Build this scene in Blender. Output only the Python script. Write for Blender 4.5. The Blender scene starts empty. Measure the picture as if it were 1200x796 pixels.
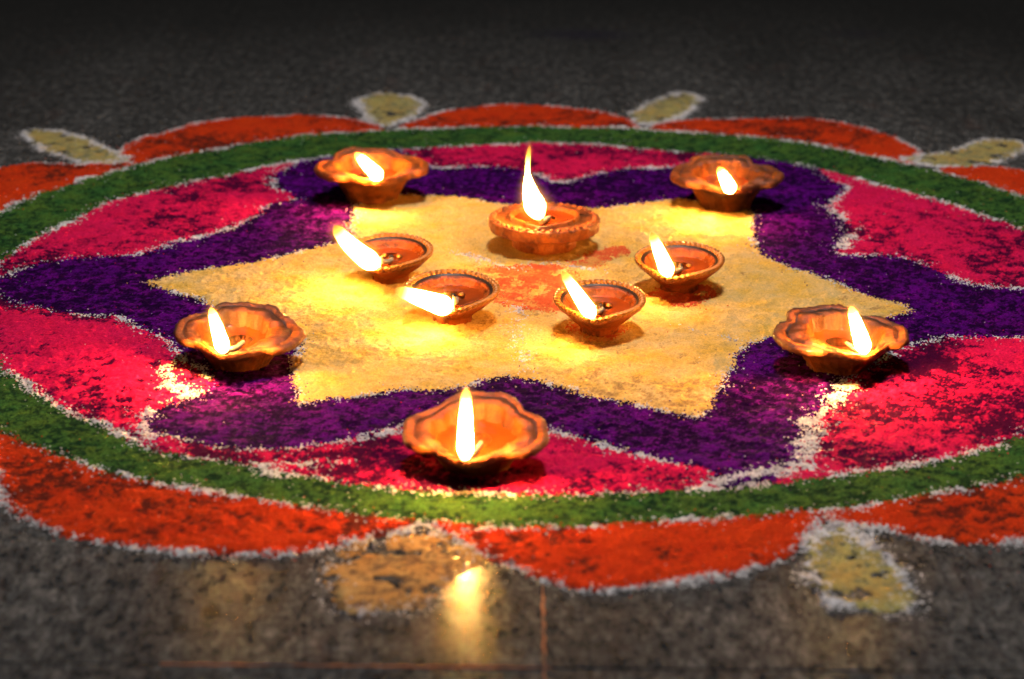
import bpy, math, random
import numpy as np
from mathutils import Matrix, Vector

# ---------------------------------------------------------------- camera, light, exposure
scene = bpy.context.scene
col = scene.collection
R = math.radians

cam_data = bpy.data.cameras.new('camera')
cam = bpy.data.objects.new('camera', cam_data)
col.objects.link(cam)
cam_data.sensor_width = 36.0
cam_data.lens = 81.0
cam_data.clip_start = 0.05
cam_data.clip_end = 60.0
cam.matrix_world = (Matrix.Translation((-0.0276, -1.8021, 0.5712))
                    @ Matrix.Rotation(R(90 - 19.084), 4, 'X') @ Matrix.Rotation(R(0.537), 4, 'Z'))
cam_data.dof.use_dof = True
cam_data.dof.focus_distance = 1.75
cam_data.dof.aperture_fstop = 6.5
scene.camera = cam

world = bpy.data.worlds.new('World')
scene.world = world
world.use_nodes = True
world.node_tree.nodes['Background'].inputs[0].default_value = (1.0, 0.97, 0.92, 1)
world.node_tree.nodes['Background'].inputs[1].default_value = 0.025

spot_data = bpy.data.lights.new('porch_lamp', 'SPOT')     # unseen spot added overhead as ambient fill, fading outwards
spot_data.energy = 162
spot_data.color = (1.0, 0.95, 0.92)
spot_data.spot_size = R(63)
spot_data.spot_blend = 1.0
spot_data.shadow_soft_size = 0.16
spot = bpy.data.objects.new('porch_lamp', spot_data)
col.objects.link(spot)
spot.location = (0.10, 0.02, 2.3)
spot.rotation_euler = (Vector((0, -0.06, 0)) - spot.location).to_track_quat('-Z', 'Y').to_euler()

scene.view_settings.view_transform = 'Standard'
scene.view_settings.look = 'None'
scene.view_settings.exposure = 0.0
scene.view_settings.gamma = 1.0
scene.view_settings.use_curve_mapping = False
scene.render.engine = 'CYCLES'
scene.cycles.use_denoising = True
scene.cycles.max_bounces = 6
scene.cycles.diffuse_bounces = 3
scene.cycles.glossy_bounces = 3
scene.cycles.transparent_max_bounces = 48
scene.cycles.sample_clamp_indirect = 4.0
scene.cycles.blur_glossy = 0.2
FLAME_POWER = 150.0

# ---------------------------------------------------------------- helpers
rng = np.random.default_rng(11)
random.seed(5)

def tag(o, label=None, cat=None, group=None, kind=None):
    if label: o['label'] = label
    if cat: o['category'] = cat
    if group: o['group'] = group
    if kind: o['kind'] = kind
    return o

def empty(name, loc=(0, 0, 0)):
    o = bpy.data.objects.new(name, None)
    o.empty_display_size = 0.02
    o.location = loc
    col.objects.link(o)
    return o

def link_mesh(name, me, material, parent=None, smooth=True):
    o = bpy.data.objects.new(name, me)
    if material: me.materials.append(material)
    me.polygons.foreach_set('use_smooth', np.full(len(me.polygons), smooth, dtype=bool))
    col.objects.link(o)
    if parent: o.parent = parent
    return o

def np_mesh(name, V, F):
    """V (n,3), F (m,k) with k = 3 or 4"""
    me = bpy.data.meshes.new(name)
    V = np.asarray(V, np.float32); F = np.asarray(F, np.int32)
    me.vertices.add(len(V)); me.vertices.foreach_set('co', V.ravel())
    k = F.shape[1]
    me.loops.add(F.size); me.loops.foreach_set('vertex_index', F.ravel())
    me.polygons.add(len(F))
    me.polygons.foreach_set('loop_start', np.arange(0, F.size, k, dtype=np.int32))
    me.polygons.foreach_set('loop_total', np.full(len(F), k, dtype=np.int32))
    me.update(calc_edges=True)
    return me

def value_noise(x, y, scale, seed):
    g = np.random.default_rng(seed).random((256, 256)).astype(np.float32)
    u = x / scale + 91.3; v = y / scale + 57.7
    i = np.floor(u).astype(int); j = np.floor(v).astype(int)
    a = u - i; b = v - j
    a = a * a * (3 - 2 * a); b = b * b * (3 - 2 * b)
    i0 = i % 256; i1 = (i + 1) % 256; j0 = j % 256; j1 = (j + 1) % 256
    return ((g[j0, i0] * (1 - a) + g[j0, i1] * a) * (1 - b) + (g[j1, i0] * (1 - a) + g[j1, i1] * a) * b) * 2 - 1

def fbm(x, y, scale, seed, octaves=3):
    s = 0; amp = 1; tot = 0
    for k in range(octaves):
        s = s + amp * value_noise(x, y, scale / 2 ** k, seed + 17 * k); tot += amp; amp *= 0.55
    return s / tot

class Nodes:
    def __init__(self, name):
        self.mat = bpy.data.materials.new(name); self.mat.use_nodes = True
        self.t = self.mat.node_tree; self.bsdf = self.t.nodes['Principled BSDF']
    def new(self, kind, **kw):
        n = self.t.nodes.new(kind)
        for k, v in kw.items(): setattr(n, k, v)
        return n
    def link(self, a, b): self.t.links.new(a, b)
    def noise(self, scale, detail=3, rough=0.5, coord=None):
        n = self.new('ShaderNodeTexNoise'); n.inputs['Scale'].default_value = scale
        n.inputs['Detail'].default_value = detail; n.inputs['Roughness'].default_value = rough
        if coord is None:
            coord = self.new('ShaderNodeTexCoord').outputs['Object']
        self.link(coord, n.inputs['Vector']); return n.outputs['Fac']
    def ramp(self, fac, stops):
        r = self.new('ShaderNodeValToRGB'); e = r.color_ramp.elements
        while len(e) < len(stops): e.new(0.5)
        for el, (p, c) in zip(e, stops):
            el.position = p; el.color = (*c, 1) if len(c) == 3 else c
        self.link(fac, r.inputs['Fac']); return r.outputs['Color']
    def mix(self, fac, a, b, mode='MIX'):
        m = self.new('ShaderNodeMix', data_type='RGBA', blend_type=mode)
        for sock, v in ((m.inputs[0], fac), (m.inputs[6], a), (m.inputs[7], b)):
            if isinstance(v, (int, float)): sock.default_value = v
            elif isinstance(v, tuple): sock.default_value = (*v, 1)
            else: self.link(v, sock)
        return m.outputs[2]
    def attr(self, name):
        n = self.new('ShaderNodeAttribute'); n.attribute_name = name; return n
    def bump(self, h, strength, dist):
        b = self.new('ShaderNodeBump'); b.inputs['Strength'].default_value = strength
        b.inputs['Distance'].default_value = dist
        self.link(h, b.inputs['Height']); self.link(b.outputs['Normal'], self.bsdf.inputs['Normal'])

# ---------------------------------------------------------------- materials
def powder_material(name, thick, alt, thin, vary=0.35):
    """coloured rangoli powder: thick heaps, a second tone, and a thin dusting through which the floor tints it"""
    n = Nodes(name)
    cover = n.attr('cover').outputs['Fac']
    tone = n.ramp(n.noise(38, 4, 0.6), [(0.35, (0, 0, 0)), (0.68, (1, 1, 1))])
    grain = n.ramp(n.noise(520, 3, 0.75), [(0.36, (1 - vary,) * 3), (0.64, (1, 1, 1))])
    c = n.mix(tone, thick, alt)
    c = n.mix(cover, thin, c)
    c = n.mix(1.0, c, grain, 'MULTIPLY')
    n.link(c, n.bsdf.inputs['Base Color'])
    n.bsdf.inputs['Roughness'].default_value = 0.95
    n.bsdf.inputs['Specular IOR Level'].default_value = 0.03
    n.bump(n.noise(800, 3, 0.75), 0.8, 0.0010)
    return n.mat

M = {}
M['yellow'] = powder_material('yellow_powder', (0.88, 0.52, 0.095), (0.86, 0.59, 0.24), (0.55, 0.30, 0.10), 0.28)
M['purple'] = powder_material('purple_powder', (0.175, 0.003, 0.27), (0.085, 0.003, 0.18), (0.020, 0.001, 0.040), 0.60)
M['pink'] = powder_material('pink_powder', (0.82, 0.012, 0.105), (0.74, 0.010, 0.080), (0.085, 0.003, 0.036), 0.40)
M['green'] = powder_material('green_powder', (0.050, 0.165, 0.036), (0.105, 0.195, 0.030), (0.014, 0.045, 0.018), 0.60)
M['orange'] = powder_material('orange_powder', (0.76, 0.058, 0.010), (0.66, 0.040, 0.009), (0.15, 0.022, 0.012), 0.40)
M['leaf'] = powder_material('leaf_yellow_powder', (0.54, 0.47, 0.16), (0.58, 0.36, 0.10), (0.26, 0.25, 0.13), 0.40)
M['red'] = powder_material('red_powder', (0.80, 0.105, 0.035), (0.80, 0.17, 0.05), (0.82, 0.36, 0.09), 0.22)
M['tan'] = powder_material('tan_powder', (0.56, 0.27, 0.07), (0.56, 0.36, 0.14), (0.20, 0.115, 0.06), 0.35)  # leaf powder mixed with orange, flame glow tinted into the colour
M['white'] = powder_material('white_powder', (0.82, 0.79, 0.79), (0.74, 0.70, 0.71), (0.34, 0.31, 0.32), 0.28)

def floor_material():
    n = Nodes('polished_grey_floor')
    co = n.new('ShaderNodeTexCoord').outputs['Object']
    mp = n.new('ShaderNodeMapping'); mp.inputs['Scale'].default_value = (1.0, 0.45, 1.0)
    n.link(co, mp.inputs['Vector']); v = mp.outputs['Vector']
    a = n.ramp(n.noise(115, 5, 0.7, v), [(0.35, (0.026, 0.026, 0.027)), (0.50, (0.082, 0.079, 0.076)), (0.66, (0.185, 0.175, 0.165))])
    b = n.ramp(n.noise(9, 4, 0.6, v), [(0.3, (0.50,) * 3), (0.7, (1.05,) * 3)])
    c = n.mix(1.0, a, b, 'MULTIPLY')
    f = n.ramp(n.noise(420, 2, 0.6, v), [(0.34, (0.45,) * 3), (0.66, (1.3,) * 3)])
    c = n.mix(1.0, c, f, 'MULTIPLY')
    # old purple powder rubbed into the floor behind the rangoli
    for (px, py, sx, sy, s) in ((0.055, 1.00, 0.085, 0.045, 0.75), (0.40, 1.02, 0.06, 0.04, 0.5)):
        m2 = n.new('ShaderNodeMapping'); m2.vector_type = 'TEXTURE'
        m2.inputs['Location'].default_value = (px, py, 0); m2.inputs['Scale'].default_value = (sx, sy, 1)
        n.link(co, m2.inputs['Vector'])
        g = n.new('ShaderNodeTexGradient', gradient_type='SPHERICAL'); n.link(m2.outputs['Vector'], g.inputs['Vector'])
        k = n.new('ShaderNodeMath', operation='MULTIPLY'); k.inputs[1].default_value = s
        n.link(g.outputs['Fac'], k.inputs[0])
        c = n.mix(k.outputs[0], c, (0.016, 0.008, 0.045))
    # reddish dust spread around the drawing
    d = n.ramp(n.noise(26, 4, 0.7, v), [(0.56, (0, 0, 0)), (0.74, (0.3, 0.3, 0.3))])
    c = n.mix(d, c, (0.13, 0.065, 0.05))
    n.link(c, n.bsdf.inputs['Base Color'])
    r = n.ramp(n.noise(60, 4, 0.6, v), [(0.3, (0.215,) * 3), (0.7, (0.245,) * 3)])
    n.link(r, n.bsdf.inputs['Roughness'])
    n.bsdf.inputs['Specular IOR Level'].default_value = 0.26
    n.bump(n.noise(70, 2, 0.5, v), 0.03, 0.0010)
    return n.mat
M['floor'] = floor_material()

def joint_material():
    n = Nodes('dusty_joint')
    c = n.ramp(n.noise(30, 3, 0.6), [(0.35, (0.10, 0.05, 0.035)), (0.6, (0.40, 0.13, 0.04))])
    n.link(c, n.bsdf.inputs['Base Color']); n.bsdf.inputs['Roughness'].default_value = 0.8
    return n.mat
M['joint'] = joint_material()

def clay_material(name, base, dark, soot_dark=0.5, rough=0.42):
    n = Nodes(name)
    c = n.ramp(n.noise(70, 5, 0.65), [(0.30, dark), (0.55, base), (0.8, tuple(min(1, v * 1.18) for v in base))])
    inf = n.new('ShaderNodeObjectInfo'); sh = n.new('ShaderNodeVectorMath', operation='ADD')
    sc = n.new('ShaderNodeVectorMath', operation='SCALE'); sc.inputs[0].default_value = (7.0, 3.0, 5.0)
    n.link(inf.outputs['Random'], sc.inputs['Scale']); n.link(n.new('ShaderNodeTexCoord').outputs['Object'], sh.inputs[0]); n.link(sc.outputs[0], sh.inputs[1])
    st = n.ramp(n.noise(55, 4, 0.7, sh.outputs[0]), [(0.50, (0, 0, 0)), (0.66, (0.85, 0.85, 0.85))])
    c = n.mix(st, c, (0.075, 0.022, 0.008))
    s = n.attr('soot').outputs['Fac']  # spout soot; also painted shade and darker grooves and undersides
    c = n.mix(s, c, (0.030, 0.014, 0.008))
    f = n.ramp(n.noise(600, 2, 0.6), [(0.3, (0.82,) * 3), (0.7, (1.0,) * 3)])
    c = n.mix(1.0, c, f, 'MULTIPLY')
    n.link(c, n.bsdf.inputs['Base Color'])
    r = n.ramp(n.noise(45, 3, 0.6), [(0.3, (rough - 0.14,) * 3), (0.7, (rough + 0.15,) * 3)])
    n.link(r, n.bsdf.inputs['Roughness'])
    n.bump(n.noise(260, 5, 0.7), 0.6, 0.0022)
    return n.mat
M['clay'] = clay_material('terracotta', (0.43, 0.108, 0.013), (0.14, 0.028, 0.005))
M['clay_b'] = clay_material('terracotta_plate', (0.54, 0.135, 0.016), (0.26, 0.052, 0.008), rough=0.38)
M['clay_c'] = clay_material('painted_terracotta', (0.43, 0.092, 0.011), (0.19, 0.034, 0.006), rough=0.33)

def simple(name, colr, rough, spec=0.5, metal=0.0, vary=0.3, scale=200):
    n = Nodes(name)
    c = n.ramp(n.noise(scale, 3, 0.6), [(0.3, tuple(v * (1 - vary) for v in colr)), (0.7, colr)])
    n.link(c, n.bsdf.inputs['Base Color'])
    n.bsdf.inputs['Roughness'].default_value = rough
    n.bsdf.inputs['Specular IOR Level'].default_value = spec
    n.bsdf.inputs['Metallic'].default_value = metal
    return n.mat
M['oil'] = simple('lamp_oil', (0.36, 0.060, 0.006), 0.06, 0.6, vary=0.25, scale=60)
M['wick'] = simple('cotton_wick', (0.62, 0.50, 0.34), 0.9, 0.1)
M['rope'] = simple('gilt_rope_rim', (0.46, 0.175, 0.030), 0.30, 0.6, 0.25)
M['band'] = simple('dark_painted_band', (0.030, 0.014, 0.008), 0.45)
M['dot_gold'] = simple('gold_dot', (0.62, 0.28, 0.05), 0.35, 0.6, 0.3)
M['dot_dark'] = simple('dark_dot', (0.035, 0.015, 0.01), 0.45)

def flame_materials():
    m = bpy.data.materials.new('flame_core'); m.use_nodes = True
    t = m.node_tree; t.nodes.clear()
    out = t.nodes.new('ShaderNodeOutputMaterial'); em = t.nodes.new('ShaderNodeEmission')
    at = t.nodes.new('ShaderNodeAttribute'); at.attribute_name = 'along'
    cr = t.nodes.new('ShaderNodeValToRGB'); e = cr.color_ramp.elements
    e[0].position = 0.0; e[0].color = (0.012, 0.0045, 0.0012, 1)
    e[1].position = 1.0; e[1].color = (0.006, 0.0016, 0.0002, 1)
    for p, c in ((0.05, (0.30, 0.13, 0.03, 1)), (0.12, (1.0, 0.455, 0.10, 1)), (0.62, (1.0, 0.455, 0.09, 1)), (0.76, (0.10, 0.055, 0.010, 1)), (0.88, (0.016, 0.0068, 0.0009, 1))):
        q = e.new(p); q.color = c
    t.links.new(at.outputs['Fac'], cr.inputs['Fac'])
    t.links.new(cr.outputs['Color'], em.inputs['Color'])
    ht = t.nodes.new('ShaderNodeAttribute'); ht.attribute_name = 'blaze'
    mu = t.nodes.new('ShaderNodeMath'); mu.operation = 'MULTIPLY'; mu.inputs[1].default_value = FLAME_POWER
    t.links.new(ht.outputs['Fac'], mu.inputs[0]); t.links.new(mu.outputs[0], em.inputs['Strength'])
    t.links.new(em.outputs[0], out.inputs['Surface'])
    g = bpy.data.materials.new('flame_mantle'); g.use_nodes = True
    t = g.node_tree; t.nodes.clear()
    out = t.nodes.new('ShaderNodeOutputMaterial'); em = t.nodes.new('ShaderNodeEmission')
    tr = t.nodes.new('ShaderNodeBsdfTransparent'); ad = t.nodes.new('ShaderNodeAddShader')
    at = t.nodes.new('ShaderNodeAttribute'); at.attribute_name = 'glow'
    em.inputs['Color'].default_value = (1.0, 0.36, 0.045, 1)
    t.links.new(at.outputs['Fac'], em.inputs['Strength'])
    t.links.new(em.outputs[0], ad.inputs[0]); t.links.new(tr.outputs[0], ad.inputs[1])
    t.links.new(ad.outputs[0], out.inputs['Surface'])
    g.cycles.emission_sampling = 'NONE'
    return m, g
M['flame'], M['mantle'] = flame_materials()

# ---------------------------------------------------------------- floor slabs
def slab_mesh(x0, x1, y0, y1, depth=0.02, bev=0.0012):
    V = []; F = []
    for (z, d) in ((-depth, 0), (-bev, 0), (0, bev)):
        V += [(x0 + d, y0 + d, z), (x1 - d, y0 + d, z), (x1 - d, y1 - d, z), (x0 + d, y1 - d, z)]
    for k in (0, 4):
        for i in range(4):
            j = (i + 1) % 4
            F.append((k + i, k + j, k + 4 + j, k + 4 + i))
    F.append((8, 9, 10, 11)); F.append((3, 2, 1, 0))
    return np_mesh('floor_slab', V, F)
floor = link_mesh('floor', np_mesh('floor', [(-8, -4, -0.0011), (8, -4, -0.0011), (8, 12, -0.0011), (-8, 12, -0.0011)], [(0, 1, 2, 3)]), M['joint'])
tag(floor, 'dark grey polished stone floor under the rangoli', kind='structure')
JX, JY, G = -0.0085, -0.690, 0.0004
ys = [-2.0, JY, 0.10, 1.60, 3.10]
for j in range(4):
    sx = JX if j < 2 else JX - 0.75
    for i in range(-2, 3):
        link_mesh('floor_slab', slab_mesh(sx + 1.5 * i + G, sx + 1.5 * (i + 1) - G, ys[j] + G, ys[j + 1] - G), M['floor'], floor, smooth=False)
link_mesh('floor_slab', slab_mesh(-8, 8, 3.10 + G, 12), M['floor'], floor, smooth=False)
# orange dust lying in the joints in front of the rangoli
def joint_dust(pts, w):
    V = []; F = []
    for k, (x, y) in enumerate(pts):
        ax = pts[min(k + 1, len(pts) - 1)]; bx = pts[max(k - 1, 0)]
        d = Vector((ax[0] - bx[0], ax[1] - bx[1])).normalized(); nrm = (-d.y, d.x)
        ww = w * (0.5 + 0.8 * random.random())
        for s, z in ((-1, -0.0008), (0, 0.0009), (1, -0.0008)):
            V.append((x + nrm[0] * ww * s, y + nrm[1] * ww * s, z))
        if k:
            b = 3 * k; F += [(b - 3, b, b + 1, b - 2), (b - 2, b + 1, b + 2, b - 1)]
    o = link_mesh('joint_dust', np_mesh('joint_dust', V, F), M['joint'], floor)
    o['kind'] = 'stuff'
joint_dust([(JX + 0.0008 * math.sin(k * 1.7), -0.60 - 0.0045 * k) for k in range(32)], 0.0011)
joint_dust([(-0.215 + 0.006 * k, JY + 0.0007 * math.sin(k * 2.1)) for k in range(36)], 0.0006)

# ---------------------------------------------------------------- rangoli outlines, in centimetres from its centre
RING_OUT = [[-48.7,18.1],[-47.8,21.5],[-45.5,25.4],[-43.0,29.4],[-37.2,36.9],[-33.7,40.0],[-31.2,42.1],[-27.7,44.7],[-23.1,47.5],[-20.3,48.3],[-13.2,50.2],[-2.4,51.7],[1.4,51.5],[6.8,51.7],[10.3,51.0],[14.5,49.8],[19.7,49.0],[23.0,47.7],[27.2,45.7],[31.0,42.4],[34.0,39.4],[37.7,36.1],[40.5,32.4],[44.7,26.5],[-36.7,-36.4],[-33.6,-38.8],[-30.5,-41.2],[-27.5,-43.3],[-25.0,-44.4],[-22.5,-45.2],[-19.7,-46.2],[-16.3,-47.6],[-11.1,-49.5],[-5.3,-50.3],[-2.7,-50.9],[2.6,-50.4],[6.0,-49.6],[10.6,-48.9],[16.0,-47.8],[21.0,-46.1],[25.7,-44.2],[30.2,-41.9]]
RING_IN = [[-45.2,4.2],[-44.0,9.8],[-41.9,14.5],[-39.1,22.1],[-35.6,26.1],[-31.3,29.8],[-28.6,32.5],[-24.9,35.9],[-11.2,42.6],[-5.2,43.5],[-0.6,44.7],[4.2,44.5],[11.2,42.5],[24.0,38.2],[27.8,34.8],[31.7,29.6],[35.4,26.2],[38.1,21.9],[40.5,18.4],[42.2,15.2],[-39.2,-23.5],[-34.7,-30.0],[-32.9,-32.0],[-30.1,-34.6],[-27.2,-38.2],[-23.2,-40.0],[-19.8,-41.4],[-17.4,-42.4],[-15.9,-43.0],[-12.2,-44.1],[-8.1,-45.1],[1.1,-45.6],[6.8,-45.0],[12.1,-43.8],[18.4,-41.8],[21.5,-41.0],[24.5,-39.4],[28.9,-37.2],[31.7,-34.7]]
STAR = [[-32.8,-2.0],[-29.8,0.0],[-27.7,1.7],[-24.1,3.7],[-21.0,6.0],[-19.0,8.0],[-17.5,9.6],[-16.8,12.7],[-17.1,17.0],[-17.1,21.2],[-15.0,23.3],[-12.8,25.1],[-8.1,24.4],[-3.9,22.2],[0.2,20.9],[4.9,20.8],[7.5,22.0],[12.6,23.9],[16.2,22.3],[19.0,19.6],[18.3,15.5],[17.9,8.5],[18.5,5.8],[21.5,2.0],[23.5,-0.9],[25.8,-4.0],[28.0,-6.3],[28.7,-7.8],[27.2,-9.3],[20.9,-12.4],[17.0,-14.5],[15.0,-16.4],[14.1,-18.5],[12.7,-23.9],[11.2,-28.6],[10.4,-31.8],[8.9,-30.9],[6.3,-29.6],[3.4,-28.0],[0.6,-26.0],[-1.1,-24.6],[-2.7,-23.8],[-4.3,-24.5],[-5.8,-25.8],[-7.8,-26.6],[-10.8,-27.0],[-12.8,-27.9],[-14.7,-28.7],[-17.8,-29.9],[-18.2,-25.3],[-18.6,-21.1],[-18.7,-17.3],[-18.5,-15.4],[-20.4,-13.0],[-23.3,-10.4],[-27.1,-7.3],[-30.1,-5.0]]
PETALS = [
 [[-44.3,-1.0],[-42.4,2.2],[-38.6,4.4],[-34.1,5.6],[-32.3,8.1],[-29.8,10.7],[-27.2,14.0],[-25.8,18.1],[-24.6,21.5],[-22.7,23.0],[-24.0,25.9],[-25.5,29.4],[-25.1,32.9],[-24.0,36.1]],
 [[-13.9,41.4],[-12.5,37.5],[-11.2,35.9],[-9.5,34.4],[-5.8,35.5],[-2.9,34.6],[-0.9,33.1],[0.7,30.7],[1.9,30.1],[3.2,31.1],[5.3,33.3],[7.8,35.0],[13.2,36.2],[16.3,39.2],[18.2,42.0]],
 [[26.8,35.7],[28.5,28.9],[27.6,25.9],[25.9,22.7],[26.6,19.6],[27.0,16.3],[26.8,12.6],[25.1,8.0],[26.9,7.5],[29.7,6.9],[32.2,4.0],[33.4,1.0],[34.9,-0.6],[38.8,-2.0],[44.8,-2.6]],
 [[43.7,-13.5],[36.2,-14.4],[31.1,-14.1],[29.0,-15.0],[26.7,-16.8],[23.6,-20.5],[21.0,-23.9],[20.6,-26.5],[19.0,-30.1],[18.1,-32.3],[17.3,-36.0],[16.5,-38.7],[15.6,-41.0],[13.8,-43.2]],
 [[-26.9,-38.1],[-26.5,-36.3],[-24.6,-37.2],[-22.5,-38.0],[-18.5,-38.4],[-14.1,-36.9],[-11.9,-35.1],[-9.7,-33.5],[-7.4,-32.6],[-2.7,-32.7],[0.2,-34.5],[3.0,-36.9],[5.2,-38.6],[7.4,-40.0],[10.1,-41.5],[10.7,-44.4]],
 [[-45.0,-5.2],[-41.8,-8.0],[-38.8,-9.6],[-35.9,-10.8],[-33.5,-10.9],[-31.5,-13.3],[-28.8,-16.2],[-26.9,-21.0],[-25.0,-23.7],[-24.5,-27.5],[-25.8,-28.9],[-27.3,-30.7],[-28.1,-33.2],[-27.2,-36.3],[-26.4,-38.6]]]
SCALLOPS = [
 [[-51.3,6.5],[-55.5,12.0],[-57.0,20.0],[-56.3,27.0],[-54.8,31.5],[-51.9,33.5],[-49.8,35.1],[-47.7,35.5],[-44.5,35.0],[-41.5,36.4],[-39.8,35.2]],
 [[-40.7,36.5],[-41.4,40.7],[-40.7,44.9],[-38.7,47.4],[-36.4,51.1],[-32.6,54.3],[-29.2,55.5],[-25.3,56.1],[-22.3,55.8],[-19.0,54.4],[-16.8,51.9],[-15.6,49.8]],
 [[-14.5,50.5],[-13.9,52.8],[-11.9,56.2],[-9.0,59.4],[-4.2,61.6],[0.1,61.4],[3.1,60.7],[6.2,59.2],[9.0,55.9],[10.4,52.2]],
 [[11.1,51.2],[12.6,53.8],[14.9,55.4],[19.4,56.3],[27.1,57.0],[31.0,55.6],[33.7,53.1],[35.8,49.6],[37.4,44.7],[37.5,41.3],[36.2,38.0]],
 [[38.2,35.8],[39.5,37.4],[41.4,37.2],[44.2,37.3],[46.6,36.4],[50.9,32.8],[54.0,27.0],[54.5,20.0],[51.0,12.5]],
 [[-39.0,-32.6],[-36.9,-40.3],[-35.0,-46.0],[-33.3,-49.2],[-30.8,-51.3],[-27.6,-53.1],[-23.0,-54.5],[-18.9,-55.0],[-16.6,-54.9],[-14.1,-54.0],[-11.4,-52.4],[-9.6,-51.6],[-8.6,-49.9]],
 [[-7.4,-50.4],[-5.6,-53.2],[-4.2,-55.0],[-2.6,-56.2],[-1.1,-57.9],[1.8,-59.3],[4.8,-59.0],[7.8,-58.0],[10.9,-56.5],[13.1,-54.9],[15.2,-52.2],[16.6,-48.2]],
 [[16.7,-48.1],[17.9,-49.7],[20.1,-50.3],[22.3,-51.6],[25.3,-52.1],[28.2,-52.1],[31.2,-51.1],[34.5,-48.4],[36.5,-44.0],[37.0,-36.0]],
 [[-51.6,4.5],[-56.0,-2.0],[-57.5,-11.0],[-55.5,-20.0],[-48.0,-26.5],[-43.0,-28.5],[-41.0,-31.0]],
 [[51.0,11.0],[56.0,4.0],[57.0,-6.0],[54.0,-15.0],[48.5,-19.0]],
 [[48.2,-20.5],[51.0,-27.0],[48.5,-34.5],[43.0,-38.0],[38.0,-36.5]]]
LEAVES = [
 [[16.5,-49.9],[15.3,-52.7],[14.9,-56.6],[15.4,-59.7],[17.3,-61.4],[19.1,-62.0],[20.2,-60.3],[20.3,-57.5],[19.8,-54.5],[18.6,-51.7],[17.5,-49.6]],
 [[-6.0,-52.2],[-8.6,-51.8],[-11.0,-52.4],[-12.9,-54.3],[-13.4,-57.3],[-12.5,-60.9],[-11.7,-62.7],[-9.4,-62.2],[-7.5,-61.3],[-5.9,-57.6],[-4.3,-55.4]],
 [[-52.5,47.3],[-51.4,49.1],[-47.6,47.1],[-44.0,43.0],[-41.4,39.1],[-40.1,36.2],[-43.3,35.4],[-47.5,38.8],[-50.6,43.1]],
 [[-19.4,62.6],[-18.5,65.8],[-16.1,66.8],[-13.4,64.0],[-12.4,60.8],[-13.7,56.1],[-15.2,52.3],[-16.7,52.3],[-18.6,57.9]],
 [[9.6,57.5],[11.1,61.8],[14.2,66.8],[15.9,68.5],[17.4,65.3],[16.1,59.6],[14.8,56.9],[11.8,53.4],[10.2,54.5]],
 [[36.8,41.3],[39.6,42.4],[44.4,47.4],[46.2,48.6],[48.9,46.9],[46.9,42.0],[42.7,37.9],[38.8,37.7],[35.6,39.3]]]
REDS = [
 [[-5.6,1.8],[-2.5,3.0],[0.4,3.8],[2.4,0.2],[2.0,-5.0],[0.8,-9.2],[-2.8,-8.2],[-5.2,-5.1]],
 [[2.0,3.8],[4.4,7.5],[6.5,8.9],[7.3,7.4],[5.2,4.4],[3.6,2.2]],
 [[8.0,-5.0],[9.0,-2.8],[13.1,-2.0],[13.8,-4.6],[11.0,-7.6]],
 [[1.5,-13.0],[3.0,-11.0],[5.8,-12.0],[5.5,-15.2],[3.0,-16.0]]]
DASHES = [  # short strokes of white powder: points, width in cm, density
 ([[9.3,-44.3],[11.7,-42.5],[14.0,-41.4],[16.4,-40.4]], 1.25, 0.62),
 ([[-21.5,-40.6],[-19.4,-41.2],[-16.9,-41.0],[-13.8,-40.7]], 0.8, 0.6),
 ([[-18.7,-42.5],[-16.4,-43.0],[-14.2,-43.6]], 0.6, 0.55),
 ([[-13.3,-36.7],[-11.6,-35.4],[-9.7,-34.6]], 0.9, 0.5),
 ([[0.2,-35.1],[2.5,-36.3],[4.4,-38.3]], 0.8, 0.55),
 ([[-27.9,-22.5],[-27.1,-26.4],[-25.6,-26.9],[-26.3,-29.3],[-28.0,-31.2],[-28.0,-33.5],[-27.1,-36.6]], 0.95, 0.55),
 ([[21.0,-23.9],[20.6,-26.5],[19.0,-30.1],[18.1,-32.3],[17.3,-36.0],[16.5,-38.7]], 1.3, 0.72),
 ([[25.9,22.7],[26.6,19.6],[27.0,16.3],[26.8,12.6],[25.4,9.0]], 1.1, 0.66),
 ([[-2.4,-8.3],[-2.2,-15.5],[-1.9,-23.9]], 0.8, 0.20),
 ([[14.7,-16.2],[12.5,-14.5],[10.0,-12.7]], 0.7, 0.30),
 ([[-7.2,6.4],[-2.8,2.6],[0.7,3.8],[4.2,1.5]], 0.8, 0.30)]

def smooth_line(P, closed=False, step=0.6):
    P = np.array(P, float); n = len(P); out = []
    rngk = range(n if closed else n - 1)
    g = (lambda i: P[i % n]) if closed else (lambda i: P[min(max(i, 0), n - 1)])
    for i in rngk:
        p0, p1, p2, p3 = g(i - 1), g(i), g(i + 1), g(i + 2)
        m = max(2, int(np.hypot(*(p2 - p1)) / step))
        for t in np.arange(m) / m:
            out.append(0.5 * (2 * p1 + (p2 - p0) * t + (2 * p0 - 5 * p1 + 4 * p2 - p3) * t * t + (3 * p1 - p0 - 3 * p2 + p3) * t ** 3))
    if not closed: out.append(P[-1])
    return np.array(out)

def ring_line(P):
    P = np.array(P); a = np.arctan2(P[:, 1], P[:, 0]); r = np.hypot(P[:, 0], P[:, 1])
    k = np.argsort(a); th = np.linspace(-math.pi, math.pi, 361)[:-1]
    rr = np.interp(th, a[k], r[k], period=2 * math.pi)
    rr = (np.roll(rr, 2) + np.roll(rr, 1) + rr + np.roll(rr, -1) + np.roll(rr, -2)) / 5
    return np.stack([rr * np.cos(th), rr * np.sin(th)], 1)

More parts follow.
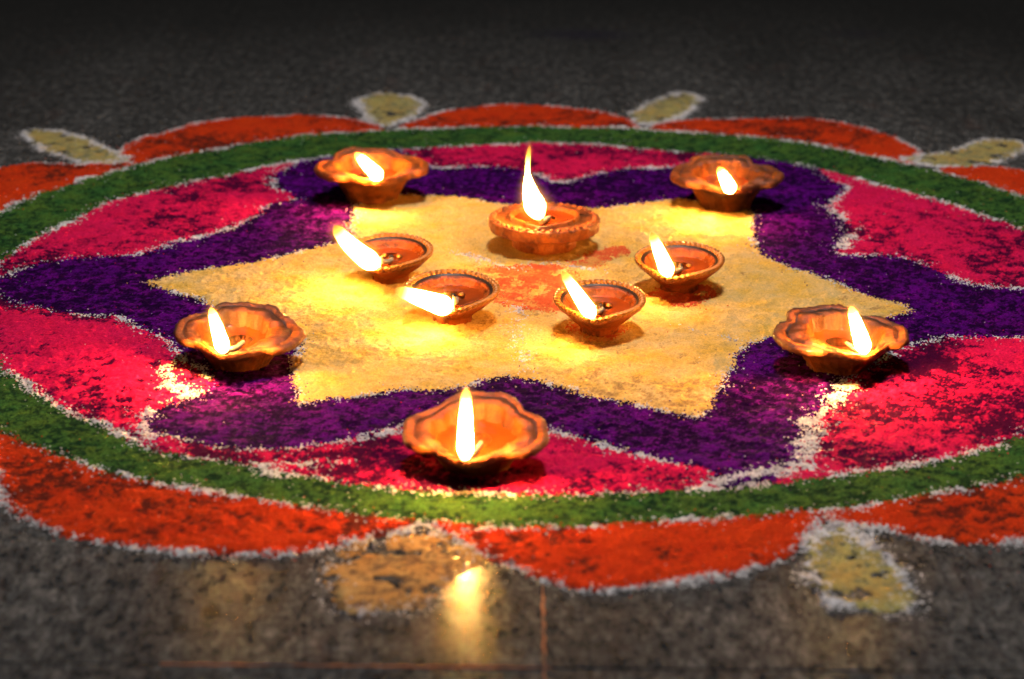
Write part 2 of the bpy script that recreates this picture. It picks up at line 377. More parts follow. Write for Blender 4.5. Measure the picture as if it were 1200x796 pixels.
def close_by_arc(L, radius):
    a1 = math.atan2(L[-1][1], L[-1][0]); a0 = math.atan2(L[0][1], L[0][0])
    d = (a0 - a1 + math.pi) % (2 * math.pi) - math.pi
    arc = [(radius * math.cos(a1 + d * t), radius * math.sin(a1 + d * t)) for t in np.linspace(0, 1, 24)]
    return np.vstack([L, arc])

# the powder bed is sampled on one grain-sized grid; each colour field becomes a mesh of its own
CELL = 0.125
X0, X1, Y0, Y1 = -59.0, 58.5, -64.0, 70.0
nx = int((X1 - X0) / CELL); ny = int((Y1 - Y0) / CELL)
cx = X0 + (np.arange(nx) + 0.5) * CELL; cy = Y0 + (np.arange(ny) + 0.5) * CELL
CX, CY = np.meshgrid(cx, cy)
wx = CX + 0.55 * fbm(CX, CY, 2.2, 3) + 0.20 * rng.standard_normal(CX.shape)
wy = CY + 0.55 * fbm(CX, CY, 2.2, 4) + 0.20 * rng.standard_normal(CX.shape)

def window(P, pad):
    i0 = max(0, int((P[:, 0].min() - pad - X0) / CELL)); i1 = min(nx, int((P[:, 0].max() + pad - X0) / CELL) + 1)
    j0 = max(0, int((P[:, 1].min() - pad - Y0) / CELL)); j1 = min(ny, int((P[:, 1].max() + pad - Y0) / CELL) + 1)
    return slice(j0, max(j1, j0)), slice(i0, max(i1, i0))

def inside(P):
    m = np.zeros(CX.shape, bool); w = window(P, 1.5)
    x = wx[w]; y = wy[w]; r = np.zeros(x.shape, bool)
    Q = np.roll(P, -1, 0)
    for (ax, ay), (bx, by) in zip(P, Q):
        if ay == by: continue
        lo, hi = min(ay, by), max(ay, by)
        r ^= (y > lo) & (y <= hi) & (x < ax + (y - ay) * (bx - ax) / (by - ay))
    m[w] = r; return m

bead = fbm(CX, CY, 1.05, 40, 2)
gap = fbm(CX, CY, 2.6, 44, 2)
lot = rng.random(CX.shape)
def stroke(P, width, density, closed=False):
    """a hand-poured line of white powder: width swells into beads, breaks where the hand ran dry"""
    m = np.zeros(CX.shape, bool)
    if closed: P = np.vstack([P, P[:1]])
    segs = list(zip(P[:-1], P[1:]))
    for a, b in segs:
        w = window(np.array([a, b]), width + 0.8)
        x = wx[w]; y = wy[w]
        d = b - a; L2 = max(1e-9, d @ d)
        t = np.clip(((x - a[0]) * d[0] + (y - a[1]) * d[1]) / L2, 0, 1)
        dist = np.hypot(x - a[0] - t * d[0], y - a[1] - t * d[1])
        half = width * 0.5 * (0.95 + 1.35 * bead[w])
        keep = (0.5 * gap[w] + 0.5 * bead[w]) * 1.5 + 0.5 < density + 0.12
        m[w] |= (dist < half) & keep & (lot[w] < 0.93) | (dist < width * 1.3) & (lot[w] < 0.045)
    return m

FIELD = np.zeros(CX.shape, np.int16)
regions = []                      # (name, parent index or None, material key, thickness cm, label)
def region(mask, name, mat, thick, parent=None, label=None):
    regions.append((name, parent, mat, thick, label)); FIELD[mask] = len(regions)
    return len(regions)

ro = ring_line(RING_OUT); ri = ring_line(RING_IN)
in_o = inside(ro); in_i = inside(ri)
purple_id = region(in_i, 'purple_field', 'purple', 0.20, label='deep purple powder band around the star')
petal_lines = [smooth_line(P) for P in PETALS]
petal_ids = [region(inside(close_by_arc(L, 56)) & in_i, 'pink_petal', 'pink', 0.22) for L in petal_lines]
star = np.array(STAR)
star_id = region(inside(star), 'yellow_star', 'yellow', 0.30, label='six-pointed star of golden yellow powder')
for P in REDS:
    L = smooth_line(P, True)
    region(inside(L) & (0.9 * fbm(CX, CY, 1.6, 71) + 0.18 > -0.12), 'red_powder_patch', 'red', 0.30, parent=star_id)
scallop_lines = [smooth_line(P) for P in SCALLOPS]
scallop_ids = []
for L in scallop_lines:
    scallop_ids.append(region(inside(close_by_arc(L, 44)) & ~in_o, 'orange_scallop', 'orange', 0.18))
ring_id = region(in_o & ~in_i, 'green_ring', 'green', 0.20, label='ring of dark green powder')
leaf_lines = [smooth_line(P, True) for P in LEAVES]
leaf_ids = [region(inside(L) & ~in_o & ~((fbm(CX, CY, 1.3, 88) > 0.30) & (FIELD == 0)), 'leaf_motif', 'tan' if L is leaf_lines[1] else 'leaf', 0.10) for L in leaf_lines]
for L, k in zip(petal_lines, petal_ids): region(stroke(L, 0.54, 0.47) & in_i, 'white_outline', 'white', 0.27, k)
for L, k in zip(scallop_lines, scallop_ids): region(stroke(L, 0.50, 0.57) & ~in_o, 'white_outline', 'white', 0.22, k)
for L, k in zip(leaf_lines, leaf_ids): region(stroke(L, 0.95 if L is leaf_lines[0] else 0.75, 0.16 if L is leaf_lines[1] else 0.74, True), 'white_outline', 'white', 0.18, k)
region(stroke(ro, 0.62, 0.47, True), 'white_outline', 'white', 0.26, ring_id)
region(stroke(ri, 0.62, 0.47, True), 'white_outline', 'white', 0.26, ring_id)
region(stroke(star, 0.40, 0.30, True), 'white_outline', 'white', 0.32, star_id)
for P, w, d in DASHES: region(stroke(smooth_line(P), w, d), 'white_dash', 'white', 0.28, star_id if abs(P[1][1]) < 17 and abs(P[1][0]) < 15 else purple_id)
# stray grains: isolated specks kicked a few millimetres off their field
nz = (FIELD == 0)

# height of the bed at the grid corners
thick_of = np.array([0.0] + [r[3] for r in regions], np.float32)
T = thick_of[FIELD]
def corner_avg(A):
    B = np.zeros((ny + 1, nx + 1), np.float32); C = np.zeros_like(B)
    for dj in (0, 1):
        for di in (0, 1):
            B[dj:dj + ny, di:di + nx] += A; C[dj:dj + ny, di:di + nx] += 1
    return B / C
def blur(B, k=1):
    for _ in range(k):
        p = np.pad(B, 1, mode='edge')
        B = (p[:-2, 1:-1] + p[2:, 1:-1] + p[1:-1, :-2] + p[1:-1, 2:] + 2 * p[1:-1, 1:-1]) / 6
    return B
H = blur(corner_avg(T), 1)
empty_corner = corner_avg((FIELD == 0).astype(np.float32))
VX, VY = np.meshgrid(X0 + np.arange(nx + 1) * CELL, Y0 + np.arange(ny + 1) * CELL)
clump = fbm(VX, VY, 1.1, 21, 3)
clump2 = fbm(VX, VY, 4.5, 25, 2)
grit = fbm(VX, VY, 0.45, 33, 2)
rough_of = np.array([0.5] + [{'yellow': 0.75, 'red': 0.7, 'purple': 0.9, 'green': 0.8, 'tan': 0.4, 'leaf': 0.6}.get(r[2], 1.05) for r in regions], np.float32)
relief = blur(corner_avg(rough_of[FIELD]), 1)
VZ = H * (0.85 + relief * (0.80 * clump + 0.20 * clump2 + 0.42 * grit)) + relief * H / 0.2 * 0.034 * rng.standard_normal(H.shape)
VZ = np.clip(VZ, 0.02, None)
VZ = np.where(empty_corner > 0.01, 0.012 + 0.25 * VZ * (1 - empty_corner), VZ)
# how thickly the powder covers the floor
fine = fbm(VX, VY, 0.42, 29, 2)
clump3 = fbm(VX, VY, 10.0, 27, 2)
dith = rng.standard_normal(VX.shape)
cov = 0.5 + 2.8 * clump + 1.2 * clump2 + 2.8 * clump3 + 1.8 * fine + 0.75 * dith
cov_fine = 0.5 + 2.0 * fine + 1.0 * clump + 0.6 * clump2 + 0.55 * dith
VXj = VX + CELL * 0.30 * rng.uniform(-1, 1, VX.shape); VYj = VY + CELL * 0.30 * rng.uniform(-1, 1, VX.shape)
BIAS = {'pink': 0.75, 'orange': 1.45, 'purple': -0.25, 'green': 0.25, 'yellow': 2.4, 'leaf': 0.35, 'tan': 0.30, 'red': 0.8, 'white': 0.75}
FINE = {'purple', 'green', 'white', 'leaf', 'tan'}

rangoli = empty('rangoli')
tag(rangoli, 'large round rangoli of coloured powder with a yellow star, drawn on the grey floor', 'rangoli')
region_objs = {}
vid = np.arange((ny + 1) * (nx + 1)).reshape(ny + 1, nx + 1)
flat = np.stack([VXj.ravel(), VYj.ravel(), VZ.ravel()], 1) * 0.01
order = np.argsort(FIELD, axis=None, kind='stable'); sortedf = FIELD.ravel()[order]
starts = np.searchsorted(sortedf, np.arange(len(regions) + 2))
for k, (name, par, mat, th, label) in enumerate(regions, 1):
    cells = order[starts[k]:starts[k + 1]]
    if len(cells) < 12: continue
    j, i = np.divmod(cells, nx)
    Q = np.stack([vid[j, i], vid[j, i + 1], vid[j + 1, i + 1], vid[j + 1, i]], 1)
    u, inv = np.unique(Q, return_inverse=True)
    me = np_mesh(name, flat[u], inv.reshape(-1, 4))
    at = me.attributes.new('cover', 'FLOAT', 'POINT')
    at.data.foreach_set('value', np.clip((cov_fine if mat in FINE else cov).ravel()[u] + BIAS[mat], 0, 1).astype(np.float32))
    parent = region_objs.get(par, rangoli) if par else rangoli
    o = link_mesh(name, me, M[mat], parent, smooth=True)
    if label: o['label'] = label
    if mat == 'white': o['kind'] = 'stuff'
    region_objs[k] = o

# loose grains scattered around the edges of the fields
edge = np.zeros(FIELD.shape, bool)
edge[1:-1, 1:-1] = (FIELD[1:-1, 1:-1] > 0) & ((FIELD[2:, 1:-1] != FIELD[1:-1, 1:-1]) | (FIELD[1:-1, 2:] != FIELD[1:-1, 1:-1]))
ej, ei = np.nonzero(edge)
mats_of = [None] + [r[2] for r in regions]
octa = np.array([(1, 0, 0), (0, 1, 0), (-1, 0, 0), (0, -1, 0), (0, 0, 1), (0, 0, -1)], float)
octf = np.array([(0, 1, 4), (1, 2, 4), (2, 3, 4), (3, 0, 4), (1, 0, 5), (2, 1, 5), (3, 2, 5), (0, 3, 5)])
pick = rng.choice(len(ej), 15000, replace=False)
by = {}
for p in pick: by.setdefault(mats_of[FIELD[ej[p], ei[p]]], []).append((ej[p], ei[p]))
for mkey, lst in by.items():
    a = np.array(lst); n = len(a)
    dist = np.abs(rng.standard_normal(n)) * np.where(rng.random(n) < 0.7, 0.7, 2.2); ang = rng.uniform(0, 2 * math.pi, n)
    gx = cx[a[:, 1]] + dist * np.cos(ang); gy = cy[a[:, 0]] + dist * np.sin(ang)
    ii = np.clip(((gx - X0) / CELL).astype(int), 0, nx); jj = np.clip(((gy - Y0) / CELL).astype(int), 0, ny)
    gz = np.where(FIELD[np.clip(jj, 0, ny - 1), np.clip(ii, 0, nx - 1)] > 0, VZ[jj, ii], 0.0)
    s = rng.uniform(0.025, 0.075, n)
    V = (octa[None] * s[:, None, None] * rng.uniform(0.6, 1.3, (n, 6, 1))) + np.stack([gx, gy, gz + s * 0.5], 1)[:, None]
    F = octf[None] + (np.arange(n) * 6)[:, None, None]
    me = np_mesh('loose_grains', V.reshape(-1, 3) * 0.01, F.reshape(-1, 3))
    at = me.attributes.new('cover', 'FLOAT', 'POINT'); at.data.foreach_set('value', np.full(n * 6, 0.9, np.float32))
    o = link_mesh('loose_grains', me, M[mkey], rangoli, smooth=False); o['kind'] = 'stuff'

def bed_height(x, y, rad):
    i0 = int((x * 100 - rad * 100 - X0) / CELL); i1 = int((x * 100 + rad * 100 - X0) / CELL)
    j0 = int((y * 100 - rad * 100 - Y0) / CELL); j1 = int((y * 100 + rad * 100 - Y0) / CELL)
    return float(np.percentile(VZ[j0:j1, i0:i1], 70)) * 0.01

# ---------------------------------------------------------------- clay lamps
def periodic(ctrl, th):
    a = np.array(ctrl, float); ang = np.radians(a[:, 0]); v = a[:, 1]
    # cosine-smoothed periodic interpolation
    out = np.interp(th % (2 * math.pi), ang, v, period=2 * math.pi)
    n = len(th); k = max(1, n // 72)
    for _ in range(2):
        out = sum(np.roll(out, s) for s in range(-k, k + 1)) / (2 * k + 1)
    return out

def mirror(ctrl):
    return sorted(ctrl + [(360 - a, v) for a, v in ctrl if 0 < a < 180])

def revolve(rows, cap=True):
    """rows: list of (n,3) rings -> mesh"""
    n = len(rows[0]); V = np.vstack(rows); F = []
    for k in range(len(rows) - 1):
        a = k * n
        for i in range(n):
            j = (i + 1) % n
            F.append((a + i, a + j, a + n + j, a + n + i))
    return V, np.array(F)

def flame_object(parent, base, dx, dz, rad, dy=0.0, bend=0.0, plume=False, heat=1.0):
    """white-hot body with thin glowing mantles, blown sideways by dx"""
    V = []; F = []; along = []; glow = []; mi = []
    seg, rings = 14, 22
    L = math.hypot(dx, dz)
    shells = [(1.0, 0.0, 0.0)] + [(1.0 + 0.50 * q ** 1.5, 0.0002 + 0.0062 * q ** 1.5, 0.50 * math.exp(-4.2 * q)) for q in np.linspace(0.12, 1.0, 9)]
    for s, (scale, add, g) in enumerate(shells):
        b0 = len(V)
        for k in range(rings + 1):
            t = k / rings
            te = -0.03 * (scale - 1) * 2 + t * (1 + 0.16 * (scale - 1) * 2)
            body = min(1.0, math.sqrt(max(0.0, t / 0.16)) * (1 - 0.12 * max(0, 1 - t / 0.16)))
            top = 1 - (0.52 * max(0.0, (t - 0.22) / 0.78) ** 1.15)
            end = math.sqrt(max(0.0, min(1.0, (1 - t) / 0.13)))
            prof = body * top * end
            if plume: prof = body * ((1 - 0.80 * min(1, max(0, (t - 0.22) / 0.42)) ** 1.1) if t < 0.64 else 0.20) * end
            r = prof * (rad * scale + add * (0.4 if t < 0.1 else 1))
            q = te + bend * math.sin(math.pi * te) * 0.5
            px = dx * (te + bend * math.sin(math.pi * te)); pz = dz * te; py = dy * te
            tang = Vector((dx * (1 + bend * math.pi * math.cos(math.pi * te)), dy, dz)).normalized()
            u = tang.cross(Vector((0, 1, 0))).normalized(); v = tang.cross(u)
            for i in range(seg):
                a = 2 * math.pi * i / seg
                V.append(Vector((px, py, pz)) + u * (r * math.cos(a)) + v * (r * math.sin(a)))
                along.append(t); glow.append(g * (1 if t > 0.05 else 0.4) * (1 - 0.45 * t))
        for k in range(rings):
            for i in range(seg):
                j = (i + 1) % seg; a = b0 + k * seg
                F.append((a + i, a + j, a + seg + j, a + seg + i)); mi.append(0 if s == 0 else 1)
    me = np_mesh('flame', [tuple(p) for p in V], F)
    for nm, vals in (('along', along), ('glow', glow), ('blaze', [heat] * len(V))):
        at = me.attributes.new(nm, 'FLOAT', 'POINT'); at.data.foreach_set('value', np.array(vals, np.float32))
    o = link_mesh('flame', me, M['flame'], parent); me.materials.append(M['mantle'])
    me.polygons.foreach_set('material_index', np.array(mi, np.int32))
    o.location = base
    return o

def tube(name, pts, radii, material, parent, seg=8):
    rows = []
    for k, p in enumerate(pts):
        a = Vector(pts[min(k + 1, len(pts) - 1)]) - Vector(pts[max(k - 1, 0)]); a.normalize()
        u = a.cross(Vector((0.3, 0.1, 1))).normalized(); v = a.cross(u)
        rows.append([tuple(Vector(p) + u * radii[k] * math.cos(2 * math.pi * i / seg) + v * radii[k] * math.sin(2 * math.pi * i / seg)) for i in range(seg)])
    V, F = revolve(rows)
    return link_mesh(name, np_mesh(name, V, F), material, parent)

def add_wick(root, mouth, inner, z_mouth, z_oil):
    mx, my = mouth; ix, iy = inner
    pts = [(ix, iy, z_oil + 0.0008), ((ix * 2 + mx) / 3, (iy * 2 + my) / 3, z_oil + 0.002), ((ix + 2 * mx) / 3, (iy + 2 * my) / 3, (z_oil + z_mouth) / 2 + 0.002),
           (mx, my, z_mouth + 0.002), (mx * 1.02, my * 1.02, z_mouth + 0.007)]
    return tube('wick', pts, [0.0016, 0.002, 0.0022, 0.002, 0.0012], M['wick'], root)

def soot_dark_attr(me, vals):
    at = me.attributes.new('soot', 'FLOAT', 'POINT'); at.data.foreach_set('value', np.asarray(vals, np.float32))

N = 128
TH = np.arange(N) * 2 * math.pi / N          # 0 = towards the spout (-Y)
def ring_pts(rad, z, ox=0.0, oy=0.0):
    z = np.broadcast_to(z, (N,))
    return np.stack([ox + rad * np.sin(TH), oy - rad * np.cos(TH), z], 1)

def fluted_lamp(label, group, loc, yaw, R0, H0, off, flame, seed, tilt=(0, 0), grime_shade=0.0, fwd=0.0, mouth=1.0):
    """wide clay lamp with lobed ears, a pinched spout and a high back"""
    root = empty('clay_lamp', loc); root.rotation_euler = (tilt[0], tilt[1], yaw)
    tag(root, label, 'oil lamp', group)
    g = np.random.default_rng(seed)
    wob = sum(g.uniform(-0.012, 0.012) * np.cos(k * TH + g.uniform(0, 6)) for k in range(2, 7))
    near0 = np.clip(np.cos(TH), 0, 1) ** 6 * 1.2
    r_out = periodic(mirror([(0, 1.0), (8, .93), (20, .84), (34, .785), (45, .775), (50, .92), (60, .99), (75, 1.0), (95, 1.0), (112, .97), (126, .90), (136, .83), (143, .92), (156, 1.0), (170, .985), (180, .955)]), TH) + wob
    r_in = periodic(mirror([(0, .90), (14, .79), (30, .69), (45, .655), (60, .67), (78, .70), (100, .70), (125, .665), (150, .70), (180, .70)]), TH) + wob * 0.5
    r_in = r_in * (1 - (1 - mouth) * np.clip(1.2 - near0, 0, 1)) + off * np.sin(TH) * -1.0 * 0.5
    back = periodic(mirror([(0, .05), (20, -.02), (45, -.10), (54, .05), (90, .08), (120, .08), (134, .12), (145, .34), (180, .38)]), TH) * 0.01
    flute = np.cos(14 * TH)
    backw = np.clip(-np.cos(TH) + 0.2, 0, 1)
    rows = []; soot_dark = []
    def ring(rad, z, s=0.0):
        smear = 0.5 + 0.5 * np.cos(2 * TH + seed) * np.cos(3 * TH + 2.1 * seed)
        rows.append(ring_pts(rad * R0, z)); soot_dark.append(np.clip(np.broadcast_to(s, (N,)) + grime_shade * smear, 0, 1))  # soot smears, strengthened to paint in shade the overhead light leaves out
    near = np.clip(np.cos(TH), 0, 1) ** 10
    ring(np.full(N, .02), H0 * .36)
    ring(r_in * .45, H0 * .37)
    ring(r_in * .70 + .012 * flute * backw, H0 * .50, .1)
    ring(r_in * .86 + .02 * flute * backw, H0 * .72, .15 * near)
    ring(r_in * .96 + .014 * flute * backw, H0 * .93 + back * .8, .6 * near)
    ring(r_in, H0 * .985 + back, .8 * near)
    m = r_out - r_in
    ring(r_in + m * .22, H0 * 1.0 + back, .55 * near)
    ring(r_in + m * .50, H0 * .985 + back)
    ring(r_in + m * .57, H0 * .885 + back, .45)  # groove and the rows under the rim coloured darker
    ring(r_in + m * .64, H0 * .985 + back)
    ring(r_in + m * .88, H0 * 1.01 + back)
    ring(r_out, H0 * .965 + back)
    ring(r_out * 1.005, H0 * .86 + back * .9, .1)
    ring(r_out * .985, H0 * .80 + back * .8, .15)
    body = np.minimum(r_out * .95, .66 + .10 * near)
    ring(r_out * .4 + body * .58, H0 * .74 + back * .6, .2)
    ring(body, H0 * .66, .15)
    ring(np.full(N, .60) + .04 * near, H0 * .50)
    ring(np.full(N, .51), H0 * .25)
    ring(np.full(N, .455), H0 * .10)
    ring(np.full(N, .46), 0.0)
    ring(np.full(N, .02), 0.0)
    V, F = revolve(rows)
    a2 = np.tile(TH, len(rows))
    lump = sum(g.uniform(-.00045, .00045) * np.cos(k * a2 + g.uniform(0, 6)) for k in range(3, 15))
    V = V * (1 + (lump / R0)[:, None] * np.array([.9, .9, 1.2])) + 0.00035 * g.standard_normal(V.shape)
    me = np_mesh('bowl', V, F); soot_dark_attr(me, np.concatenate(soot_dark))
    link_mesh('bowl', me, M['clay'], root)
    zo = H0 * .70
    o_rows = [ring_pts(np.full(N, .01), zo), ring_pts(r_in * R0 * .5, zo), ring_pts(r_in * R0 * .855, zo), ring_pts(r_in * R0 * .875, zo + .0005)]
    V, F = revolve(o_rows); link_mesh('oil', np_mesh('oil', V, F), M['oil'], root)
    spy = -R0 * .93
    w = add_wick(root, (0.0, spy), (0.004, -R0 * .1), H0, zo)
    inv = Matrix.Rotation(-yaw, 3, 'Z')
    f = flame_object(w, (0, spy - fwd, H0 + .0005 - fwd * .8), *flame)
    f.rotation_euler = (-tilt[0], -tilt[1], -yaw)
    return root

def plate_lamp(label, loc, yaw, R0, H0, flame):
    """round plate-rimmed lamp on a drum foot"""
    root = empty('clay_lamp', loc); root.rotation_euler.z = yaw
    tag(root, label, 'oil lamp')
    r_cup = periodic(mirror([(0, .86), (12, .74), (26, .655), (50, .63), (90, .63), (180, .63)]), TH)
    scal = .012 * np.cos(26 * TH)
    rows = []; soot_dark = []
    def ring(rad, z, s=0.0):
        rows.append(ring_pts(rad * R0, z)); soot_dark.append(np.broadcast_to(s, (N,)))
    near = np.clip(np.cos(TH), 0, 1) ** 10
    cup_shadow = np.exp(-((TH - R(115)) / .16) ** 2)  # shadow between cup and rim, painted as a dark patch
    ring(np.full(N, .02), H0 * .72); ring(r_cup * .5, H0 * .73); ring(r_cup * .8, H0 * .86)
    ring(r_cup * .90, H0 * 1.06, .6 * near); ring(r_cup * .95, H0 * 1.12, .8 * near); ring(r_cup, H0 * 1.11, .5 * near)
    ring(r_cup * 1.02, H0 * 1.02, cup_shadow); ring(r_cup * 1.04, H0 * .97, cup_shadow)
    fr = np.maximum(r_cup * 1.06, .80)
    ring(fr, H0 * .95, .9 * cup_shadow); ring(np.maximum(fr + .02, .86), H0 * 1.0, .8 * cup_shadow)
    ring(np.full(N, .93) + scal, H0 * 1.0); ring(np.full(N, .985) + scal, H0 * 1.0 + .0005 * np.cos(26 * TH)); ring(np.full(N, 1.0) + scal, H0 * .985); ring(np.full(N, 1.005) + scal, H0 * .95)
    ring(np.full(N, 1.0) + scal * .7, H0 * .68); ring(np.full(N, .99) + scal * .5, H0 * .64); ring(np.full(N, .95), H0 * .61, .1); ring(np.full(N, .66), H0 * .56, .2); ring(np.full(N, .58), H0 * .52, .2)
    ring(np.full(N, .575), H0 * .30); ring(np.full(N, .58), H0 * .06); ring(np.full(N, .56), 0); ring(np.full(N, .02), 0)
    V, F = revolve(rows); me = np_mesh('bowl', V + 0.00025 * rng.standard_normal(V.shape), F); soot_dark_attr(me, np.concatenate(soot_dark))
    link_mesh('bowl', me, M['clay_b'], root)
    bumps_V = []; bumps_F = []
    for k in range(40):
        a = 2 * math.pi * (k + .5) / 40; c = Vector((math.sin(a) * R0 * .915, -math.cos(a) * R0 * .915, H0 * 1.03))
        b = len(bumps_V)
        for ring_z, rr in ((-.0006, .0022), (.0006, .0018), (.0012, .0008)):
            for i in range(8):
                q = 2 * math.pi * i / 8; bumps_V.append((c.x + rr * math.cos(q), c.y + rr * math.sin(q), c.z + ring_z))
        for s in range(2):
            for i in range(8):
                j = (i + 1) % 8; bumps_F.append((b + s * 8 + i, b + s * 8 + j, b + s * 8 + 8 + j, b + s * 8 + 8 + i))
        bumps_F += [(b + 16, b + 17, b + 18, b + 19), (b + 19, b + 20, b + 23, b + 16), (b + 20, b + 21, b + 22, b + 23)]
    me = np_mesh('bead_border', bumps_V, bumps_F); soot_dark_attr(me, np.zeros(len(bumps_V)))
    link_mesh('bead_border', me, M['clay_b'], root)
    zo = H0 * .98
    V, F = revolve([ring_pts(np.full(N, .01), zo), ring_pts(r_cup * R0 * .5, zo), ring_pts(r_cup * R0 * .855, zo), ring_pts(r_cup * R0 * .87, zo + .0004)])
    link_mesh('oil', np_mesh('oil', V, F), M['oil'], root)
    w = add_wick(root, (0, -R0 * .62), (0.004, 0), H0 * 1.1, zo)
    f = flame_object(w, (0, -R0 * .60, H0 * 1.1 + .003), *flame); f.rotation_euler.z = -yaw
    return root

def rope_lamp(label, group, loc, yaw, R0, H0, flame, seed, tilt=R(3.5)):
    """small drop-shaped lamp with a twisted rope rim"""
    root = empty('clay_lamp', loc); root.rotation_euler = (tilt, 0, yaw)
    tag(root, label, 'oil lamp', group)
    g = np.random.default_rng(seed)
    rim = periodic(mirror([(0, 1.26), (12, 1.10), (28, .985), (50, .96), (75, 1.0), (100, 1.0), (140, .98), (180, .96)]), TH)
    rise = (-.03 + .06 * np.clip(-np.cos(TH), -1, 1)) * H0
    rows = []; soot_dark = []
    def ring(rad, z, s=0.0):
        rows.append(ring_pts(rad * R0, z)); soot_dark.append(np.broadcast_to(s, (N,)))
    near = np.clip(np.cos(TH), 0, 1) ** 12
    ring(np.full(N, .02), H0 * .55); ring(rim * .4, H0 * .55); ring(rim * .62, H0 * .66); ring(rim * .76, H0 * .86 + rise, .3 * near)
    ring(rim * .80, H0 * .95 + rise, .6 * near); ring(rim * .84, H0 * .93 + rise); ring(rim * .90, H0 * .97 + rise, .4); ring(rim * .97, H0 * .95 + rise)
    ring(rim * .985, H0 * .86 + rise); ring(rim * .90, H0 * .72); ring(rim * .72, H0 * .50); ring(np.full(N, .52), H0 * .30)
    ring(np.full(N, .43), H0 * .16); ring(np.full(N, .44), H0 * .02); ring(np.full(N, .42), 0); ring(np.full(N, .02), 0)
    V, F = revolve(rows); me = np_mesh('bowl', V + .0002 * g.standard_normal(V.shape), F); soot_dark_attr(me, np.concatenate(soot_dark))
    link_mesh('bowl', me, M['clay_c'], root)
    # dark brown ring just inside the rope
    V, F = revolve([ring_pts(rim * R0 * .83, H0 * .935 + rise + .0004), ring_pts(rim * R0 * .865, H0 * .975 + rise + .0004), ring_pts(rim * R0 * .905, H0 * .975 + rise + .0004)])
    link_mesh('painted_band', np_mesh('painted_band', V, F), M['band'], root)
    # rope: slanted strands following the rim
    SV = []; SF = []; strands = 46
    ang = np.concatenate([TH, [2 * math.pi]]); rr = np.concatenate([rim, rim[:1]]); zz = np.concatenate([rise, rise[:1]])
    for k in range(strands):
        a = 2 * math.pi * k / strands; r = np.interp(a, ang, rr) * R0 * .965; z = H0 * .975 + np.interp(a, ang, zz)
        c = Vector((r * math.sin(a), -r * math.cos(a), z)); t = Vector((math.cos(a), math.sin(a), 0)); n = Vector((math.sin(a), -math.cos(a), 0)); up = Vector((0, 0, 1))
        ax = (t * .62 + n * .52 + up * .35).normalized(); e1 = ax.cross(up).normalized(); e2 = ax.cross(e1)
        b = len(SV); ln = .0043; wd = .0025
        for (s, w) in ((-1, .25), (-.5, .85), (0, 1), (.5, .85), (1, .25)):
            for i in range(7):
                q = 2 * math.pi * i / 7; SV.append(tuple(c + ax * ln * s + (e1 * math.cos(q) + e2 * math.sin(q)) * wd * w))
        for s in range(4):
            for i in range(7):
                j = (i + 1) % 7; SF.append((b + s * 7 + i, b + s * 7 + j, b + s * 7 + 7 + j, b + s * 7 + 7 + i))
    link_mesh('rope_rim', np_mesh('rope_rim', SV, SF), M['rope'], root)
    zo = H0 * .74
    V, F = revolve([ring_pts(np.full(N, .01), zo), ring_pts(rim * R0 * .4, zo), ring_pts(rim * R0 * .67, zo), ring_pts(rim * R0 * .69, zo + .0004)])
    link_mesh('oil', np_mesh('oil', V, F), M['oil'], root)
    for (x, y, mk, rad) in ((-.16, .10, 'dot_gold', .0022), (.02, .02, 'dot_dark', .0026), (.20, .08, 'dot_gold', .0022)):
        rws = []
        for q in (0.0, .5, 1.0, 1.35):
            rws.append([(x * R0 + rad * math.cos(q) * math.cos(i * math.pi / 5), y * R0 + rad * math.cos(q) * math.sin(i * math.pi / 5), zo + rad * .8 * math.sin(q)) for i in range(10)])
        V, F = revolve(rws); link_mesh('painted_dot', np_mesh('painted_dot', V, F), M[mk], root)
    w = add_wick(root, (0, -R0 * .98), (0.003, -R0 * .2), H0 * .97, zo)
    f = flame_object(w, (0, -R0 * 1.08, H0 * .97 - .0020), *flame); f.rotation_euler = (-tilt, 0, -yaw)
    return root

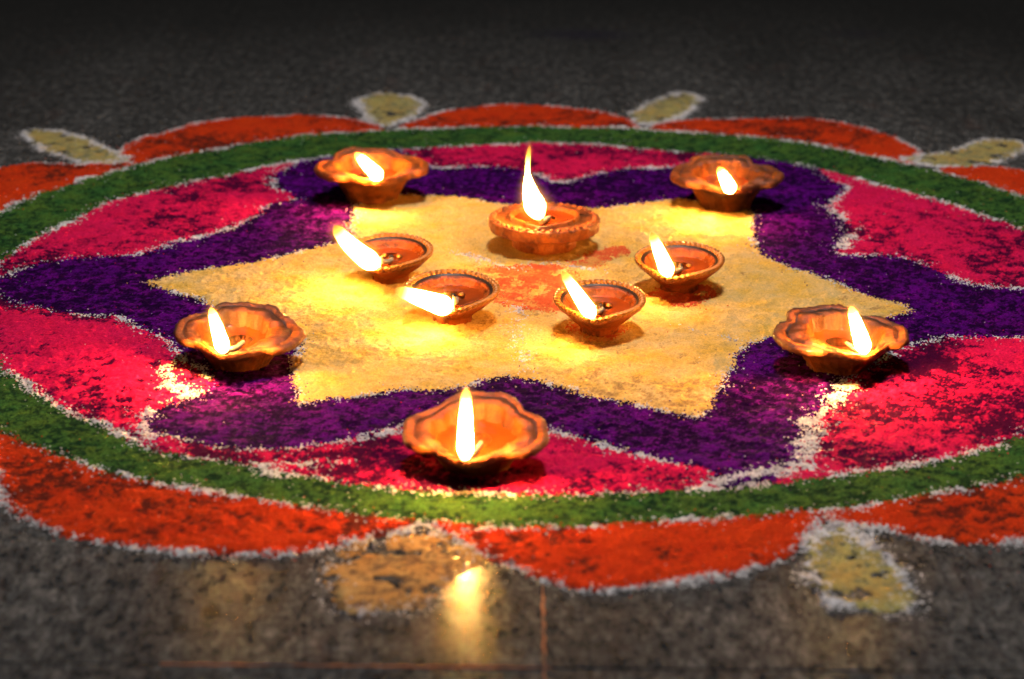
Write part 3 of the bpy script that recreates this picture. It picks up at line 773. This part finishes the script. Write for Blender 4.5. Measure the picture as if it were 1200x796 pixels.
def place(x, y, rad=0.02): return (x, y, bed_height(x, y, rad) - 0.0008)
GA = 'broad clay lamps with lobed rims around the star'
GC = 'small rope-rimmed clay lamps in the middle of the star'
fluted_lamp('wide clay lamp with an upright flame, nearest the camera, over the pink edge', GA, place(-.050, -.405), R(-8), .0475, .026, 0.0, (.0015, .050, .0049, 0, 0.0, False, 3.0), 1, tilt=(R(7), 0), grime_shade=.25, mouth=.93)
fluted_lamp('wide clay lamp with a short flame on the left point between pink and purple', GA, place(-.227, -.212), R(-7), .0475, .026, .18, (-.0085, .0345, .0052, 0, 0.0, False, 5.5), 2, tilt=(R(4), R(2)), grime_shade=.9, mouth=.86)
fluted_lamp('wide clay lamp with a slanting flame by the right tip of the star', GA, place(.212, -.206), R(16), .0500, .026, -.16, (-.0135, .036, .0056, 0, 0.0, False, 5.5), 3, tilt=(R(2), 0), grime_shade=.85, mouth=.84)
fluted_lamp('wide clay lamp at the back left beside the green ring', GA, place(-.157, .237), R(14), .0515, .031, .03, (-.0235, .024, .0058, 0, 0.0, False, 5.2), 4, tilt=(R(1), 0), grime_shade=.2, mouth=.9)
fluted_lamp('dim fluted clay lamp at the back right beside the green ring', GA, place(.165, .222), R(2), .0505, .031, .05, (-.0135, .0235, .0056, 0, 0.0, False, 4.0), 5, tilt=(R(2), 0), grime_shade=.8, fwd=.004, mouth=.84)
plate_lamp('round plate-rimmed clay lamp with the tallest flame on a drum foot', place(-.001, .086), R(-6), .0470, .026, (-.0105, .064, .0088, 0, .55, True, 0.9))
rope_lamp('small rope-rimmed lamp with a flame blown left, back left of the inner four', GC, place(-.127, -.010), R(-9), .0335, .0260, (-.036, .0355, .0080, 0, .12, False, 1.0), 6)
rope_lamp('small rope-rimmed lamp whose flame lies almost flat to the left', GC, place(-.074, -.110), R(4), .0350, .0260, (-.045, .0150, .0078, 0, 0.0, False, 1.0), 7)
rope_lamp('small rope-rimmed lamp with a slanting flame, front right of the inner four', GC, place(.039, -.134), R(-8), .0335, .0270, (-.0245, .0375, .0056, 0, 0.0, False, 1.0), 8)
rope_lamp('small rope-rimmed lamp with a steep flame, rightmost of the inner four', GC, place(.107, -.027), R(-15), .0345, .0260, (-.0155, .0375, .0060, 0, 0.0, False, 1.0), 9)
